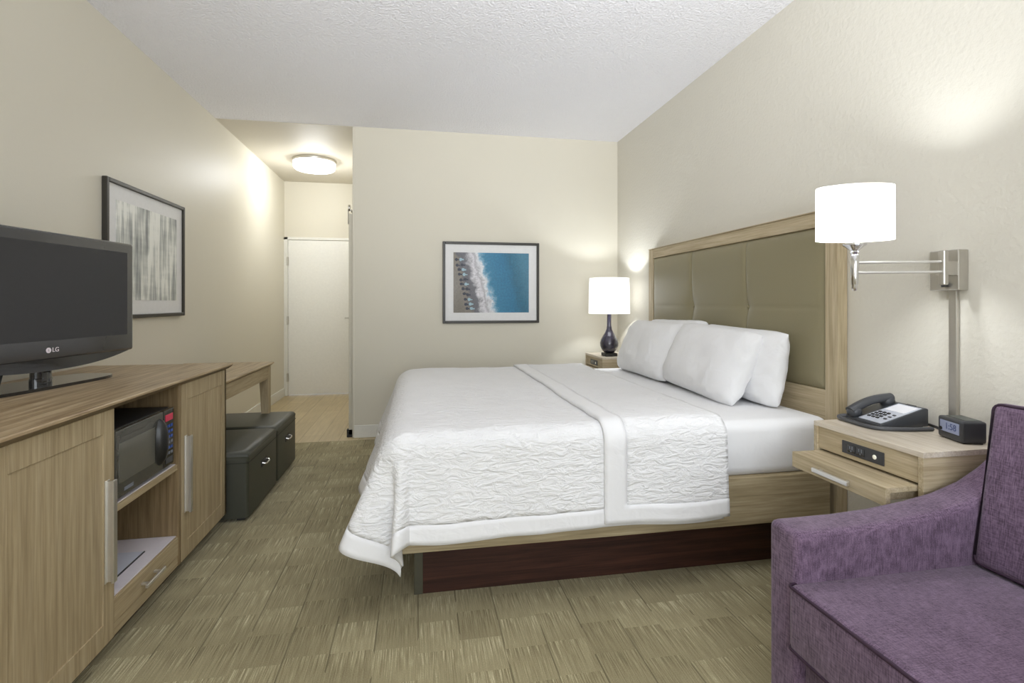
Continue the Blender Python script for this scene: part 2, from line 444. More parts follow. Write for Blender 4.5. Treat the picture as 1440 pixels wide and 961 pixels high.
# baseboards
BH = .112
struct('baseboard_left', BX(XL, XL+.013, YN, YE, 0, BH, b=.004), M_TRIM)
struct('baseboard_far', BX(HX, XR, YF-.013, YF, 0, BH, b=.004), M_TRIM)
struct('baseboard_right', BX(XR-.013, XR, YN, YF-.013, 0, BH, b=.004), M_TRIM)
# entry door, its frame and hinges
struct('trim_1', BXS([(dX0-.05, dX0, YE-.012, YE+.05, 0, dZ+.035), (dX1, dX1+.05, YE-.012, YE+.05, 0, dZ+.035), (dX0-.05, dX1+.05, YE-.012, YE+.05, dZ, dZ+.035)], b=.003), M_TRIM)
d1 = struct('door_1', BX(dX0+.003, dX1-.003, YE, YE+.045, .012, dZ-.003, b=.002), M_DOOR)
for z in (.24, .98, 1.75):
    obj('hinge', BXS([(dX0-.012, dX0+.012, YE-.022, YE-.001, z-.055, z+.055)], b=.004), M_NICKEL, d1)
obj('door_handle', addbm(BXS([(dX1-.12, dX1-.05, YE-.012, YE, .96, 1.06)], b=.004), tube([(dX1-.085, YE-.012, 1.01), (dX1-.085, YE-.05, 1.01), (dX1-.2, YE-.052, 1.01)], .01)), M_NICKEL, d1)
# sliding barn door on the hall side of the corner
d2 = struct('door_2', BX(HX-.048, HX-.008, YF+.03, YF+1.02, .02, 2.015, b=.003), simple('barn_door_paint', srgb(205, 200, 184), .5))
for y in (YF+.10, YF+.85):
    bm = BXS([(HX-.064, HX-.058, y-.02, y+.02, 1.93, 2.06)], b=.002)
    addbm(bm, lathe([(0, -.008), (.028, -.008), (.028, .008), (0, .008)], 20), Matrix.Translation((HX-.05, y, 2.075)) @ Matrix.Rotation(PI/2, 4, 'Y'))
    obj('roller_hanger', bm, M_NICKEL, d2, 40)
obj('track', BX(HX-.034, HX-.024, YF+.03, YF+2.05, 2.035, 2.055, b=.002), M_NICKEL, d2)
obj('floor_guide', BX(HX-.066, HX-.008, YF+.03, YF+.075, 0, .07, b=.003), M_BLACK, d2)
struct('trim_2', BX(HX-.012, HX+.004, YF-.004, YF+.016, 0, CEIL-.01, b=.002), M_WALL)

# ------------------------------------------------------------------ ceiling light
cl = thing('ceiling_light', 'round white flush drum light glowing on the hall ceiling', 'light', (-1.12, 6.02, CEIL-.004))
obj('shade', lathe([(0, -.115), (.15, -.113), (.2, -.105), (.218, -.09), (.222, -.03), (.218, -.02)], 56, cap=False), M_DRUM, cl, 50, world=False)
obj('rim', lathe([(.2, 0), (.226, 0), (.228, -.022), (.224, -.028), (.2, -.028)], 56, cap=False), M_NICKEL, cl, 40, world=False)
obj('finial', lathe([(0, -.132), (.01, -.13), (.013, -.122), (.008, -.112)], 16), M_NICKEL, cl, 50, world=False)

# ------------------------------------------------------------------ pictures
def picture(name, label, loc, rotz, W, Hh, fr, mt, artmat, extra=None):
    t = thing(name, label, 'picture', loc, rotz)
    w, h = W/2, Hh/2; D = .028
    obj('frame', BXS([(-w, -w+fr, -D, 0, -h, h), (w-fr, w, -D, 0, -h, h), (-w+fr, w-fr, -D, 0, h-fr, h), (-w+fr, w-fr, -D, 0, -h, -h+fr)], b=.003), M_PFRAME, t, world=False)
    obj('mount', BX(-w+fr, w-fr, -.014, -.004, -h+fr, h-fr), M_MAT, t, world=False)
    aw, ah = W-2*fr-2*mt, Hh-2*fr-2*mt
    if not extra: obj('print', BX(-aw/2, aw/2, -.016, -.0135, -ah/2, ah/2), artmat(aw, ah), t, world=False)
    else: extra(t, artmat(aw, ah), aw, ah)
    return t
def parasols(t, m, w, h):
    # one print sheet; the faces under the two slanting rows of parasols and loungers carry other inks
    r = random.Random(3); spots = []
    for i in range(11):
        f = i/10
        for k in range(2):
            x = -w/2 + w*(.04+.135*f) + k*w*.055 + r.uniform(-.004, .004); z = h/2 - h*(.12+.82*f) + r.uniform(-.006, .006)
            spots.append((x, z, w*.02, 1 if k == 0 or r.random() < .45 else 2))
    nx, nz = 170, 130; bm = bmesh.new()
    g = [[bm.verts.new((-w/2+w*i/nx, -.0155, -h/2+h*j/nz)) for j in range(nz+1)] for i in range(nx+1)]
    for i in range(nx):
        for j in range(nz):
            fc = bm.faces.new((g[i][j], g[i+1][j], g[i+1][j+1], g[i][j+1]))
            if i < nx*.36:
                x = -w/2+w*(i+.5)/nx; z = -h/2+h*(j+.5)/nz
                for (sx, sz, rad, mi) in spots:
                    if math.hypot(x-sx, z-sz) < rad: fc.material_index = mi
                    elif 0 < x-sx < rad*2.0 and abs(z-sz+.002) < rad*.4: fc.material_index = 1 if mi == 1 else 2
    o = obj('print', bm, m, t, world=False)
    o.data.materials.append(simple('print_dark_blue', srgb(34, 40, 56), .5))
    o.data.materials.append(simple('print_pale', srgb(150, 178, 190), .5))
picture('picture', 'dark framed aerial beach print with turquoise sea on far wall', ((.2286+1.138)/2, YF, (1.775+1.02)/2), 0, .91, .757, .024, .075, sea_art_mat, parasols)
picture('picture', 'dark framed print of grey vertical streaks on left wall', (XL, (3.185+4.153)/2, (1.908+1.116)/2), PI/2, .968, .79, .024, .085, stripe_art_mat)

# ------------------------------------------------------------------ dresser (media console)
DT = .88; DX = -1.02; DB = .068; DY0, DY1 = .95, 3.035
dr = thing('media_console', 'long oak media console with open microwave bay under the television', 'cabinet', (-1.34, 2.0, 0))
obj('top', prism([(-1.688, DT-.028), (DX+.004, DT-.028), (DX+.026, DT-.010), (DX+.026, DT-.003), (DX+.023, DT), (-1.688, DT)], DY0-.02, DY1+.022), M_TOP, dr)
obj('edge_band', prism([(DX+.004, DT-.0283), (DX+.0268, DT-.0105), (DX+.0268, DT-.0095), (DX+.003, DT-.0275)], DY0-.02, DY1+.0225), M_EDGE, dr)
th = .018; cb = -1.685
oy0, oy1 = 1.986, 2.468
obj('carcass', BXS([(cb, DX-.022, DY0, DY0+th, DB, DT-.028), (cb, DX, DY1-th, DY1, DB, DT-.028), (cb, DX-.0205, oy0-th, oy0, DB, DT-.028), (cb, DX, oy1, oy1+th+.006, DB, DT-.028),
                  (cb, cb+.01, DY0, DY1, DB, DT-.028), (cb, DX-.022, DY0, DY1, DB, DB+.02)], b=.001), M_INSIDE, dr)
obj('plinth', BX(-1.66, DX-.06, DY0+.03, DY1-.05, 0, DB), simple('console_plinth', srgb(70, 58, 40), .6), dr)
def shaker(y0, y1, z0, z1, hy, name='door'):
    st = .062; x0, x1 = DX-.02, DX
    bm = BXS([(x0, x1, y0, y0+st, z0, z1), (x0, x1, y1-st, y1, z0, z1), (x0, x1, y0+st, y1-st, z1-.075, z1), (x0, x1, y0+st, y1-st, z0, z0+.075)], b=.0012)
    addbm(bm, BX(x0, x1-.0045, y0+st-.002, y1-st+.002, z0+.07, z1-.07))
    d = obj(name, bm, M_OAKZ, dr)
    if hy is not None:
        hb = BXS([(DX+.019, DX+.027, hy-.011, hy+.011, .275, .617), (DX, DX+.003, hy-.013, hy+.013, .275, .617), (DX+.002, DX+.020, hy-.004, hy+.004, .278, .614)], b=.001)
        obj('handle', hb, M_STEEL, d)
    return d
DZ0, DZ1 = DB, DT-.031
shaker(1.455, 1.985, DZ0, DZ1, 1.940)
shaker(2.497, DY1-.002, DZ0, DZ1, 2.535)
shaker(DY0, 1.45, DZ0, DZ1, 1.0)
# open bay: microwave shelf, bottom shelf, drawer
sh = obj('shelf', BX(cb+.01, DX-.004, oy0, oy1, .485, .508, b=.001), M_OAKY, dr)
obj('shelf_liner', BX(cb+.012, DX-.012, oy0+.002, oy1-.002, .508, .511), M_LAMIN, sh)
sb = obj('shelf', BX(cb+.01, DX-.004, oy0, oy1, .178, .196, b=.001), M_OAKY, dr)
obj('shelf_liner', BX(cb+.012, DX-.010, oy0+.002, oy1-.002, .196, .199), M_LAMIN, sb)
dw = obj('drawer', BX(DX-.018, DX-.001, oy0, oy1-.001, .112, .192, b=.0015), M_OAKY, dr)
obj('handle', BXS([(DX+.022, DX+.032, 2.14, 2.285, .144, .158), (DX-.002, DX+.024, 2.16, 2.172, .146, .156), (DX-.002, DX+.024, 2.253, 2.265, .146, .156)], b=.002), M_STEEL, dw)
obj('bottom_rail', BX(DX-.018, DX-.003, oy0+.001, oy1, DB, .109, b=.001), M_OAKY, dr)

# things inside the bay
mw = thing('microwave', 'black microwave oven on the upper shelf of the console bay', 'microwave', (-1.04, 2.222, .511), PI/2)
# local: x along +Y(world), y toward wall, front at y=0
MWW, MWH, MWD = .436, .255, .34
obj('body', BX(-MWW/2, MWW/2, .004, MWD, .012, MWH, b=.006), M_BLACK, mw, world=False)
for x in (-.17, .17):
    for y in (.05, .29): obj('foot', BX(x-.015, x+.015, y-.015, y+.015, 0, .014), M_BLACK, mw, world=False)
md = obj('door', BX(-MWW/2+.002, .125, -.014, .004, .014, MWH-.002, b=.005), M_MWDOOR, mw, world=False)
o = obj('window', BX(-.198, .052, -.0155, -.012, .065, .205, b=.001), M_MWWIN, md, world=False)
# oval bulging handle
bm = lathe([(0, .5), (.2, .49), (.36, .38), (.46, .2), (.5, 0)], 36)
hd = obj('handle', addbm(bmesh.new(), bm, Matrix.Translation((.092, -.014, .135)) @ Matrix.Diagonal((.062, .06, .19, 1)) @ Matrix.Rotation(PI/2, 4, 'X')), simple('handle_black', (.01, .01, .01), .35), md, 50, world=False)
obj('badge', BX(-.165, -.105, -.0152, -.0138, .030, .042), M_GREYKEY, md, world=False)
cp = obj('control_panel', BX(.127, MWW/2-.002, -.014, .004, .014, MWH-.002, b=.004), M_BLACKG, mw, world=False)
obj('display', BX(.140, .205, -.0152, -.0138, .205, .232), M_RED, cp, world=False)
for i in range(6):
    for j in range(3):
        x = .150+j*.0225; z = .182-i*.0225
        obj('button', BX(x-.008, x+.008, -.0158, -.0138, z-.006, z+.006, b=.001), M_BLUE if i in (0, 1, 2, 4) else M_GREYKEY, cp, world=False)
obj('open_button', BX(.142, .204, -.0158, -.0138, .028, .052, b=.001), M_CHARC, cp, world=False)

ps = tag(obj('paper_sheet', BX(-1.42, -1.09, 2.03, 2.33, .199, .2025, b=.0005), M_PAPER, None, loc=(-1.25, 2.2, .199)), 'thin pale blue-white board lying on the bottom shelf of the console bay', 'board')
obj('edge_strip', BX(-1.09, -1.086, 2.03, 2.33, .199, .2035), M_CHARC, ps)
pl = thing('power_plug', 'small black plug with cord at the back of the lower console bay', 'plug', (cb+.01, 2.38, .40))
obj('body', BX(cb+.01, cb+.055, 2.345, 2.40, .375, .425, b=.008), M_BLACK, pl, 60)
obj('cord_grip', tube([(cb+.05, 2.37, .40), (cb+.075, 2.375, .395), (cb+.10, 2.39, .385)], [.014, .012, .007]), M_BLACK, pl, 60)
obj('cord', tube([(cb+.10, 2.39, .385), (cb+.11, 2.36, .34), (cb+.08, 2.28, .26), (cb+.05, 2.15, .215), (cb+.03, 2.02, .205)], .004), M_BLACK, pl, 60)

# ------------------------------------------------------------------ television
a = math.atan2(.983, .182)
tv = thing('television', 'black flat television with glossy frame standing on the oak console', 'television', (-1.455, 2.33, DT), a)
hw = .43; fy = -.05       # front plane local y
z0, z1 = .108, .608
bm = BXS([(-hw, hw, fy, fy+.035, z0, z1)], b=.012, seg=3)
obj('bezel', bm, M_BEZEL, tv, 40, world=False)
obj('screen', BX(-hw+.043, hw-.043, fy-.0012, fy+.003, z0+.075, z1-.045), M_SCREEN, tv, world=False)
obj('rear_shell', prism([(-hw+.06, .01), (-hw+.14, .06), (hw-.14, .06), (hw-.06, .01), (hw-.02, -.02), (-hw+.02, -.02)], z0+.03, z1-.05, axis='z'), M_BLACK, tv, world=False)
# curved chin under the frame
n = 24
chin = [(-hw+.006+(2*hw-.012)*i/n, z0+.012) for i in range(n+1)] + [(hw-.006-(2*hw-.012)*i/n, z0+.006-.05*(1-abs(1-2*i/n)**2.4)) for i in range(n+1)]
obj('chin', prism(chin, fy+.006, fy+.05), M_BLACKG, tv, world=False)
lg = obj('logo_disc', addbm(bmesh.new(), lathe([(0, -.001), (.0105, -.001), (.0105, .001), (0, .001)], 28), Matrix.Translation((-.022, fy-.0008, z0+.037)) @ RX90), simple('logo_silver', srgb(225, 215, 222), .4), tv, world=False)
bm = text_bm('L', .0115, .0004)
obj('logo_mark', addbm(bmesh.new(), bm, Matrix.Translation((-.0225, fy-.002, z0+.037)) @ RX90), M_CHARC, lg, world=False)
bm = text_bm('LG', .025, .0006)
obj('logo_letters', addbm(bmesh.new(), bm, Matrix.Translation((.009, fy-.001, z0+.037)) @ RX90), MATS['logo_silver'], tv, world=False)
obj('neck', addbm(lathe([(.036, .012), (.036, .034), (.034, .036), (.034, .12)], 32, 1.15, .8), bmesh.new()), M_BLACKG, tv, 40, world=False)
base = []
for i in range(48):
    t = 2*PI*i/48; cx, sy = math.cos(t), math.sin(t)
    base.append((.31*math.copysign(abs(cx)**.45, cx), .02+.115*math.copysign(abs(sy)**.6, sy)))
obj('base', prism(base, 0, .012, axis='z'), M_BLACKG, tv, world=False)
Minv = (Matrix.Translation(tv.location) @ Matrix.Rotation(a, 4, 'Z')).inverted()
obj('power_cord', addbm(bmesh.new(), tube([(-1.50, 2.20, 1.02), (-1.47, 2.16, .96), (-1.45, 2.11, .905), (-1.44, 2.02, .886), (-1.46, 1.90, .885), (-1.52, 1.75, .885), (-1.58, 1.5, .885)], .0045), Minv), M_BLACK, tv, 60, world=False)

# ------------------------------------------------------------------ desk
dk = thing('desk', 'oak writing desk with tapered leg beyond the console', 'desk', (-1.38, 3.6, 0))
KT = .762; ky0, ky1, kx = 3.064, 4.195, -1.072
obj('top', prism([(-1.688, KT-.026), (kx-.02, KT-.026), (kx, KT-.010), (kx, KT-.002), (kx-.003, KT), (-1.688, KT)], ky0, ky1), M_TOP, dk)
obj('apron', BXS([(kx-.035, kx-.018, ky0+.02, ky1-.03, KT-.115, KT-.026), (-1.66, kx-.035, ky1-.05, ky1-.03, KT-.115, KT-.026)], b=.001), M_OAKY, dk)
def leg(x0, x1, y0, y1, tx, ty):
    bm = bmesh.new(); vs = box(bm, x0, x1, y0, y1, 0, KT-.026)
    for v in vs:
        if v.co.z < .1:
            v.co.x = v.co.x + (tx - v.co.x)*.45; v.co.y = v.co.y + (ty - v.co.y)*.45
    bev(bm, .003, 1)
    return bm
for (x0, x1, tx) in ((kx-.085, kx-.016, kx-.016), (-1.66, -1.60, -1.66)):
    obj('leg', leg(x0, x1, ky1-.095, ky1-.028, tx, ky1-.028), M_OAKZ, dk)
    obj('leg', leg(x0, x1, ky0+.01, ky0+.07, tx, ky0+.01), M_OAKZ, dk)

# ------------------------------------------------------------------ ottomans
def ottoman(y0, y1, label):
    t = thing('ottoman', label, 'ottoman', (-1.16, (y0+y1)/2, 0), 0, 'dark leather cube ottomans under the desk')
    x0, x1, h = -1.42, -.918, .385
    bm = bmesh.new(); box(bm, x0, x1, y0, y1, .02, h)
    top = [e for e in bm.edges if all(v.co.z > h-.01 for v in e.verts)]
    bmesh.ops.bevel(bm, geom=top, offset=.045, segments=4, profile=.6, affect='EDGES')
    vert = [e for e in bm.edges if abs(e.verts[0].co.z-e.verts[1].co.z) > .2]
    bmesh.ops.bevel(bm, geom=vert, offset=.022, segments=3, profile=.5, affect='EDGES')
    obj('body', bm, M_LEATHER, t, 40)
    obj('seam', BXS([(x0-.001, x1+.0015, y0-.0015, y1+.0015, .322, .3255)], b=.0005), simple('leather_seam', srgb(36, 38, 32), .6), t)
    for x in (x0+.05, x1-.05):
        for y in (y0+.05, y1-.05): obj('foot', BX(x-.02, x+.02, y-.02, y+.02, 0, .022), M_BLACK, t)
    yc = (y0+y1)/2; zc = .245
    hp = obj('handle_plate', BX(x1-.002, x1+.003, yc-.055, yc+.055, zc-.022, zc+.022, b=.002), M_BLACK, t)
    obj('handle', tube([(x1, yc-.042, zc+.004), (x1+.018, yc-.042, zc), (x1+.022, yc-.03, zc-.004), (x1+.022, yc+.03, zc-.004), (x1+.018, yc+.042, zc), (x1, yc+.042, zc+.004)], .0055), M_CHROME, hp, 60)
ottoman(3.072, 3.657, 'dark leather cube ottoman beside the end of the console, nearer of the pair')
ottoman(3.672, 4.20, 'dark leather cube ottoman under the desk leg, farther of the pair')

# ------------------------------------------------------------------ bed
BY0, BY1 = 2.055, 3.985
bf = thing('bed_frame', 'oak platform bed frame on a recessed dark brown plinth', 'bed frame', (.85, 3.02, 0))
RZ0, RZ1 = .235, .445
obj('side_rail', BX(-.11, 1.84, BY0-.012, BY0+.03, RZ0, RZ1, b=.004), M_RAIL, bf)
obj('side_rail', BX(-.11, 1.84, BY1-.03, BY1+.012, RZ0, RZ1, b=.004), M_RAIL, bf)
obj('foot_rail', BX(-.11, -.07, BY0+.03, BY1-.03, RZ0, RZ1, b=.004), M_RAIL, bf)
obj('platform', BX(-.07, 1.84, BY0+.03, BY1-.03, RZ1-.06, RZ1-.01), M_BLACK, bf)
obj('plinth', BX(-.012, 1.80, 2.18, 3.86, 0, RZ0, b=.002), M_PLINTH, bf)
obj('plinth_edge', BX(-.0135, .022, 2.178, 3.862, 0, RZ0, b=.001), M_PLINTH_END, bf)

MT = .685; mx0, mx1 = -.10, 1.865
bm = bmesh.new(); box(bm, mx0, mx1, BY0, BY1, RZ1-.008, MT)
bev(bm, .05, 5)
tag(obj('mattress', bm, M_SHEET, None, 50, loc=(.86, 3.02, RZ1)), 'thick king mattress in a white fitted sheet on the oak frame', 'mattress')

# headboard
HB = 1.88; hy0, hy1, hzt = 2.046, 4.00, 1.644
hb = thing('headboard', 'tall headboard with oak frame and tufted olive vinyl panel', 'headboard', (XR-.03, 3.02, 0))
pw = .075
obj('post', BX(HB, XR-.002, hy0, hy0+pw, 0, hzt-.001, b=.003), M_PALEZ, hb)
obj('post', BX(HB, XR-.002, hy1-pw, hy1, 0, hzt-.001, b=.003), M_PALEZ, hb)
obj('top_rail', BX(HB+.002, XR-.002, hy0+pw, hy1-pw, hzt-.072, hzt, b=.003), M_PALEY, hb)
obj('cap', BX(HB-.004, XR-.002, hy0-.002, hy1+.002, hzt, hzt+.006, b=.002), M_PALEY, hb)
obj('bottom_rail', BX(HB+.003, XR-.002, hy0+pw, hy1-pw, .25, .80, b=.003), M_PALEY, hb)
# tufted panel
py0, py1, pz0, pz1 = hy0+pw-.002, hy1-pw+.002, .798, hzt-.07
seams_y = [py0+(py1-py0)*k/3 for k in (1, 2)]; zm = (pz0+pz1)/2
tufts = [(sy, zm) for sy in seams_y]
def pdepth(y, z):
    d = min(abs(y-s) for s in seams_y); e = min(y-py0, py1-y, z-pz0, pz1-z)
    h = .012*(1-math.exp(-d/.012)) + .012
    h -= .003*math.exp(-abs(z-zm)/.010)
    for (ty, tz) in tufts:
        r = math.hypot(y-ty, (z-tz)*.8); h -= .022*math.exp(-(r/.05)**1.1)
    return h*(1-math.exp(-max(e, 0)/.02))
bm = bmesh.new(); NY, NZ = 150, 70; g = []
for i in range(NY+1):
    col = []
    for j in range(NZ+1):
        y = py0+(py1-py0)*i/NY; z = pz0+(pz1-pz0)*j/NZ
        col.append(bm.verts.new((HB+.018-pdepth(y, z), y, z)))
    g.append(col)
for i in range(NY):
    for j in range(NZ): bm.faces.new((g[i][j], g[i][j+1], g[i+1][j+1], g[i+1][j]))
pn = obj('panel', bm, M_VINYL, hb, 60)
for (ty, tz) in tufts:
    obj('button', addbm(bmesh.new(), lathe([(0, .006), (.008, .005), (.012, 0), (.012, -.004)], 20), Matrix.Translation((HB+.018+.004, ty, tz)) @ Matrix.Rotation(-PI/2, 4, 'Y')), M_VINYL, pn, 50)

# ---- bedspread: a cloth grid folded over the rounded edges of the mattress
def drape(dist, R, tau):
    am = PI/2-tau
    if dist <= 0: return 0., 0., 0.
    if dist < R*am:
        al = dist/R; return R*math.sin(al), R*(1-math.cos(al)), 0.
    rem = dist-R*am
    return R*math.sin(am)+rem*math.sin(tau), R*(1-math.cos(am))+rem*math.cos(tau), rem
FX, NYE, FYE = mx0+.07, BY0+.02, BY1-.02   # edges where the cloth starts to bend
ZC = MT+.026
def spread(s, t, e=0.):
    """s: x coordinate along the flat cloth, t: y along the flat cloth, e: layer offset"""
    R = .075+e
    RF = .13+e
    a_ = FX-s; b_ = NYE-t if t < (NYE+FYE)/2 else t-FYE
    sgn = -1 if t < (NYE+FYE)/2 else 1
    base = NYE if sgn < 0 else FYE
    crown = .010*noise.noise(Vector((s*2.1, t*2.1, 3.1))) + .004*noise.noise(Vector((s*7, t*7, 1.)))
    tau_f, tau_s = math.radians(19), math.radians(2.5)
    z = ZC+e+crown
    if a_ <= 0 and b_ <= 0: return Vector((s, t, z))
    if b_ <= 0:
        wav = .02*math.sin(t*7.+1.)+.012*math.sin(t*15.+.4)
        o, d, rem = drape(a_, RF, tau_f)
        return Vector((FX-o-wav*min(1, rem/.3), t, z-d))
    if a_ <= 0:
        wav = .006*math.sin(s*6.+.5)+.006*math.sin(s*13.)
        o, d, rem = drape(b_, R, tau_s)
        return Vector((s, base+sgn*(o+wav*min(1, rem/.3)), z-d))
    r = math.hypot(a_, b_); ph = math.atan2(b_, a_)
    k = (ph/(PI/2))
    tau = tau_f*(1-k)**1.0+tau_s*k
    o, d, rem = drape(r, RF+(R-RF)*k, tau)
    w = math.sin(2*ph)
    fold = -.26*rem*w*math.cos(4*(ph-PI/4)*1.15) + .06*rem*w*math.sin(7*ph)
    wav = (.02*math.sin(NYE*7.+1.)+.012*math.sin(NYE*15.+.4)) if sgn < 0 else (.02*math.sin(FYE*7.+1.)+.012*math.sin(FYE*15.+.4))
    o += fold + (1-k)*wav*min(1, rem/.3)
    return Vector((FX-o*math.cos(ph), base+sgn*o*math.sin(ph), z-d+.08*rem*w))
def cloth(s0, s1, t0, t1, step, e, keep):
    ns, nt = int(round((s1-s0)/step)), int(round((t1-t0)/step))
    bm = bmesh.new(); g = {}
    def vert(i, j):
        if (i, j) not in g: g[(i, j)] = bm.verts.new(spread(s0+(s1-s0)*i/ns, t0+(t1-t0)*j/nt, e))
        return g[(i, j)]
    for i in range(ns):
        for j in range(nt):
            if keep(s0+(s1-s0)*(i+.5)/ns, t0+(t1-t0)*(j+.5)/nt):
                bm.faces.new((vert(i, j), vert(i+1, j), vert(i+1, j+1), vert(i, j+1)))
    bmesh.ops.recalc_face_normals(bm, faces=bm.faces)
    if sum(f.normal.z for f in bm.faces) < 0: bmesh.ops.reverse_faces(bm, faces=bm.faces)
    return bm
LF, LS, HW = .50, .455, .078
s0, s1, t0, t1 = FX-LF, 1.27, NYE-LS, FYE+LS
def inner(s, t): return s > s0+HW and t0+HW < t < t1-HW
sp_ = obj('bedspread', cloth(s0, s1, t0, t1, .0185, 0., inner), M_QUILT, None, 60, loc=(.5, 3.02, ZC))
tag(sp_, 'white textured bedspread draped over the bed with smooth hem', 'bedspread')
def solid(o, th):
    md = o.modifiers.new('thick', 'SOLIDIFY'); md.thickness = th; md.offset = -1
    return o
solid(sp_, .008)
solid(obj('hem', cloth(s0, s1, t0, t1, .0185, .0005, lambda s, t: not inner(s, t)), M_HEM, sp_, 60), .012)
f0, f1 = .745, 1.29
ft0, ft1 = NYE-LS-.012, FYE+LS-.01
def finner(s, t): return s > f0+.095 and ft0+HW < t < ft1-HW
fp = solid(obj('folded_panel', cloth(f0, f1, ft0, ft1, .0185, .014, finner), M_QUILT, sp_, 60), .012)
solid(obj('folded_hem', cloth(f0, f1, ft0, ft1, .0185, .017, lambda s, t: not finner(s, t)), M_HEM, sp_, 60), .015)

# ---- pillows
def pillow(label, yc, w, h, th, xb, zb, lean, seed, yaw=0., roll=0.):
    """local x = width, local z = height, local y = thickness; base at z=0"""
    bm = bmesh.new(); NU, NV = 44, 30
    rnd = random.Random(seed); off = Vector((rnd.uniform(0, 50), rnd.uniform(0, 50), 0))
    def pt(u, v, sd):
        cu = abs(u)**3.2; cv = abs(v)**3.0
        prof = max(0., (1-cu)*(1-cv))**.47
        x = w/2*u*(1-.02*(1-v*v)*abs(u)**3-.05*abs(v)**7) ; z = h/2*v*(1-.03*(1-u*u)*abs(v)**3-.07*abs(u)**7)
        sag = .12*(1-(v+1)/2)*prof
        wr = .011*noise.noise(Vector((u*2.2, v*2.2, sd*2.))+off)+.004*noise.noise(Vector((u*5, v*6, sd*2.))+off)
        edge = (abs(u)**6+abs(v)**6)
        pucker = .006*edge*math.sin(u*19+seed)*math.sin(v*13+seed)
        return Vector((x, sd*(th/2*prof*(1+sag)+wr*prof)+pucker, z+h/2))
    grids = {}
    for sd in (-1, 1):
        for i in range(NU+1):
            for j in range(NV+1):
                u = -1+2*i/NU; v = -1+2*j/NV
                u = math.sin(u*PI/2)*.55+u*.45; v = math.sin(v*PI/2)*.55+v*.45
                if (i in (0, NU) or j in (0, NV)) and sd == 1: grids[(sd, i, j)] = grids[(-1, i, j)]; continue
                grids[(sd, i, j)] = bm.verts.new(pt(u, v, sd))
    for sd in (-1, 1):
        for i in range(NU):
            for j in range(NV):
                q = [grids[(sd, i, j)], grids[(sd, i+1, j)], grids[(sd, i+1, j+1)], grids[(sd, i, j+1)]]
                bm.faces.new(q if sd == -1 else q[::-1])
    bmesh.ops.recalc_face_normals(bm, faces=bm.faces)
    o = obj('pillow', bm, M_PILLOW, None, 60)
    # local y must point to +X (head side), local x to -Y
    o.rotation_euler = (Matrix.Rotation(-PI/2+yaw, 4, 'Z') @ Matrix.Rotation(-lean, 4, 'X') @ Matrix.Rotation(roll, 4, 'Y')).to_euler()
    o.location = (xb, yc, zb)
    return tag(o, label, 'pillow', 'white bed pillows')
PZ = MT+.005
pillow('white pillow leaning on the near half of the headboard, behind another pillow', 2.63, .76, .39, .17, 1.735, PZ, .15, 1, roll=.02)
pillow('white pillow at the back by the far half of the headboard, mostly hidden', 3.36, .78, .41, .17, 1.735, PZ, .15, 2, roll=-.02)
pillow('white pillow in the front row on the near side of the bed', 2.755, .80, .42, .19, 1.565, PZ, .42, 3, roll=.045)
pillow('white pillow in the front row on the far side toward the table lamp', 3.50, .82, .42, .19, 1.565, PZ, .42, 4)

# ------------------------------------------------------------------ nightstands
NX, NT_ = 1.565, .738
def nightstand(name, label, y0, y1, pull):
    t = thing('nightstand', label, 'nightstand', (1.75, (y0+y1)/2, .54))
    nb = .545; w = XR
    obj('top', BX(NX, w, y0, y1, NT_-.018, NT_, b=.001), M_NSTOP, t)
    obj('side_panel', BX(NX, w, y0, y0+.018, nb, NT_-.018, b=.001), M_PALEX, t)
    obj('side_panel', BX(NX, w, y1-.018, y1, nb, NT_-.018, b=.001), M_PALEX, t)
    obj('back_panel', BX(w-.012, w, y0+.018, y1-.018, nb, NT_-.018), M_PALEY, t)
    obj('front_panel', BX(NX+.006, NX+.024, y0+.018, y1-.018, .634, NT_-.018, b=.001), M_PALEY, t)
    d = obj('drawer', BXS([(NX+.02-pull, w-.04-pull, y0+.024, y1-.024, .608, .626), (NX+.002-pull, NX+.02-pull, y0+.022, y1-.022, .568, .626),
                          (NX+.02-pull, w-.06-pull, y0+.04, y0+.052, .58, .608), (NX+.02-pull, w-.06-pull, y1-.052, y1-.04, .58, .608)], b=.001), M_PALEY, t)
    hx = NX+.002-pull; ym = (y0+y1)/2
    obj('handle', BXS([(hx-.028, hx-.016, ym-.085, ym+.075, .590, .606), (hx-.018, hx, ym-.07, ym-.058, .593, .603), (hx-.018, hx, ym+.048, ym+.06, .593, .603)], b=.002), M_STEEL, d)
    return t
ns = nightstand('nightstand', 'wall hung oak nightstand with drawer pulled out, under the swing arm lamp', 1.366, 1.823, .118)
def outlets(ns, oy):
    op = obj('outlet_plate', BX(NX+.001, NX+.0065, oy-.088, oy+.088, .650, .696, b=.002), M_CHARC, ns)
    for yy in (oy+.045, oy+.005):
        ou = obj('socket', BX(NX-.0005, NX+.0015, yy-.017, yy+.017, .659, .687, b=.002), M_BLACKG, op)
        obj('socket_slots', BXS([(NX-.001, NX, yy+.004, yy+.007, .672, .682), (NX-.001, NX, yy-.007, yy-.004, .671, .683), (NX-.001, NX, yy-.002, yy+.002, .662, .667)]), M_GREYKEY, ou)
    obj('round_button', addbm(bmesh.new(), lathe([(0, .003), (.006, .0028), (.008, .001), (.008, 0)], 20), Matrix.Translation((NX+.001, oy-.053, .672)) @ Matrix.Rotation(-PI/2, 4, 'Y')), M_BTN, op, 50)
outlets(ns, 1.597)
n2 = nightstand('nightstand', 'small oak nightstand in the far corner beneath the table lamp', 4.235, 4.69, 0.)
outlets(n2, 4.462)

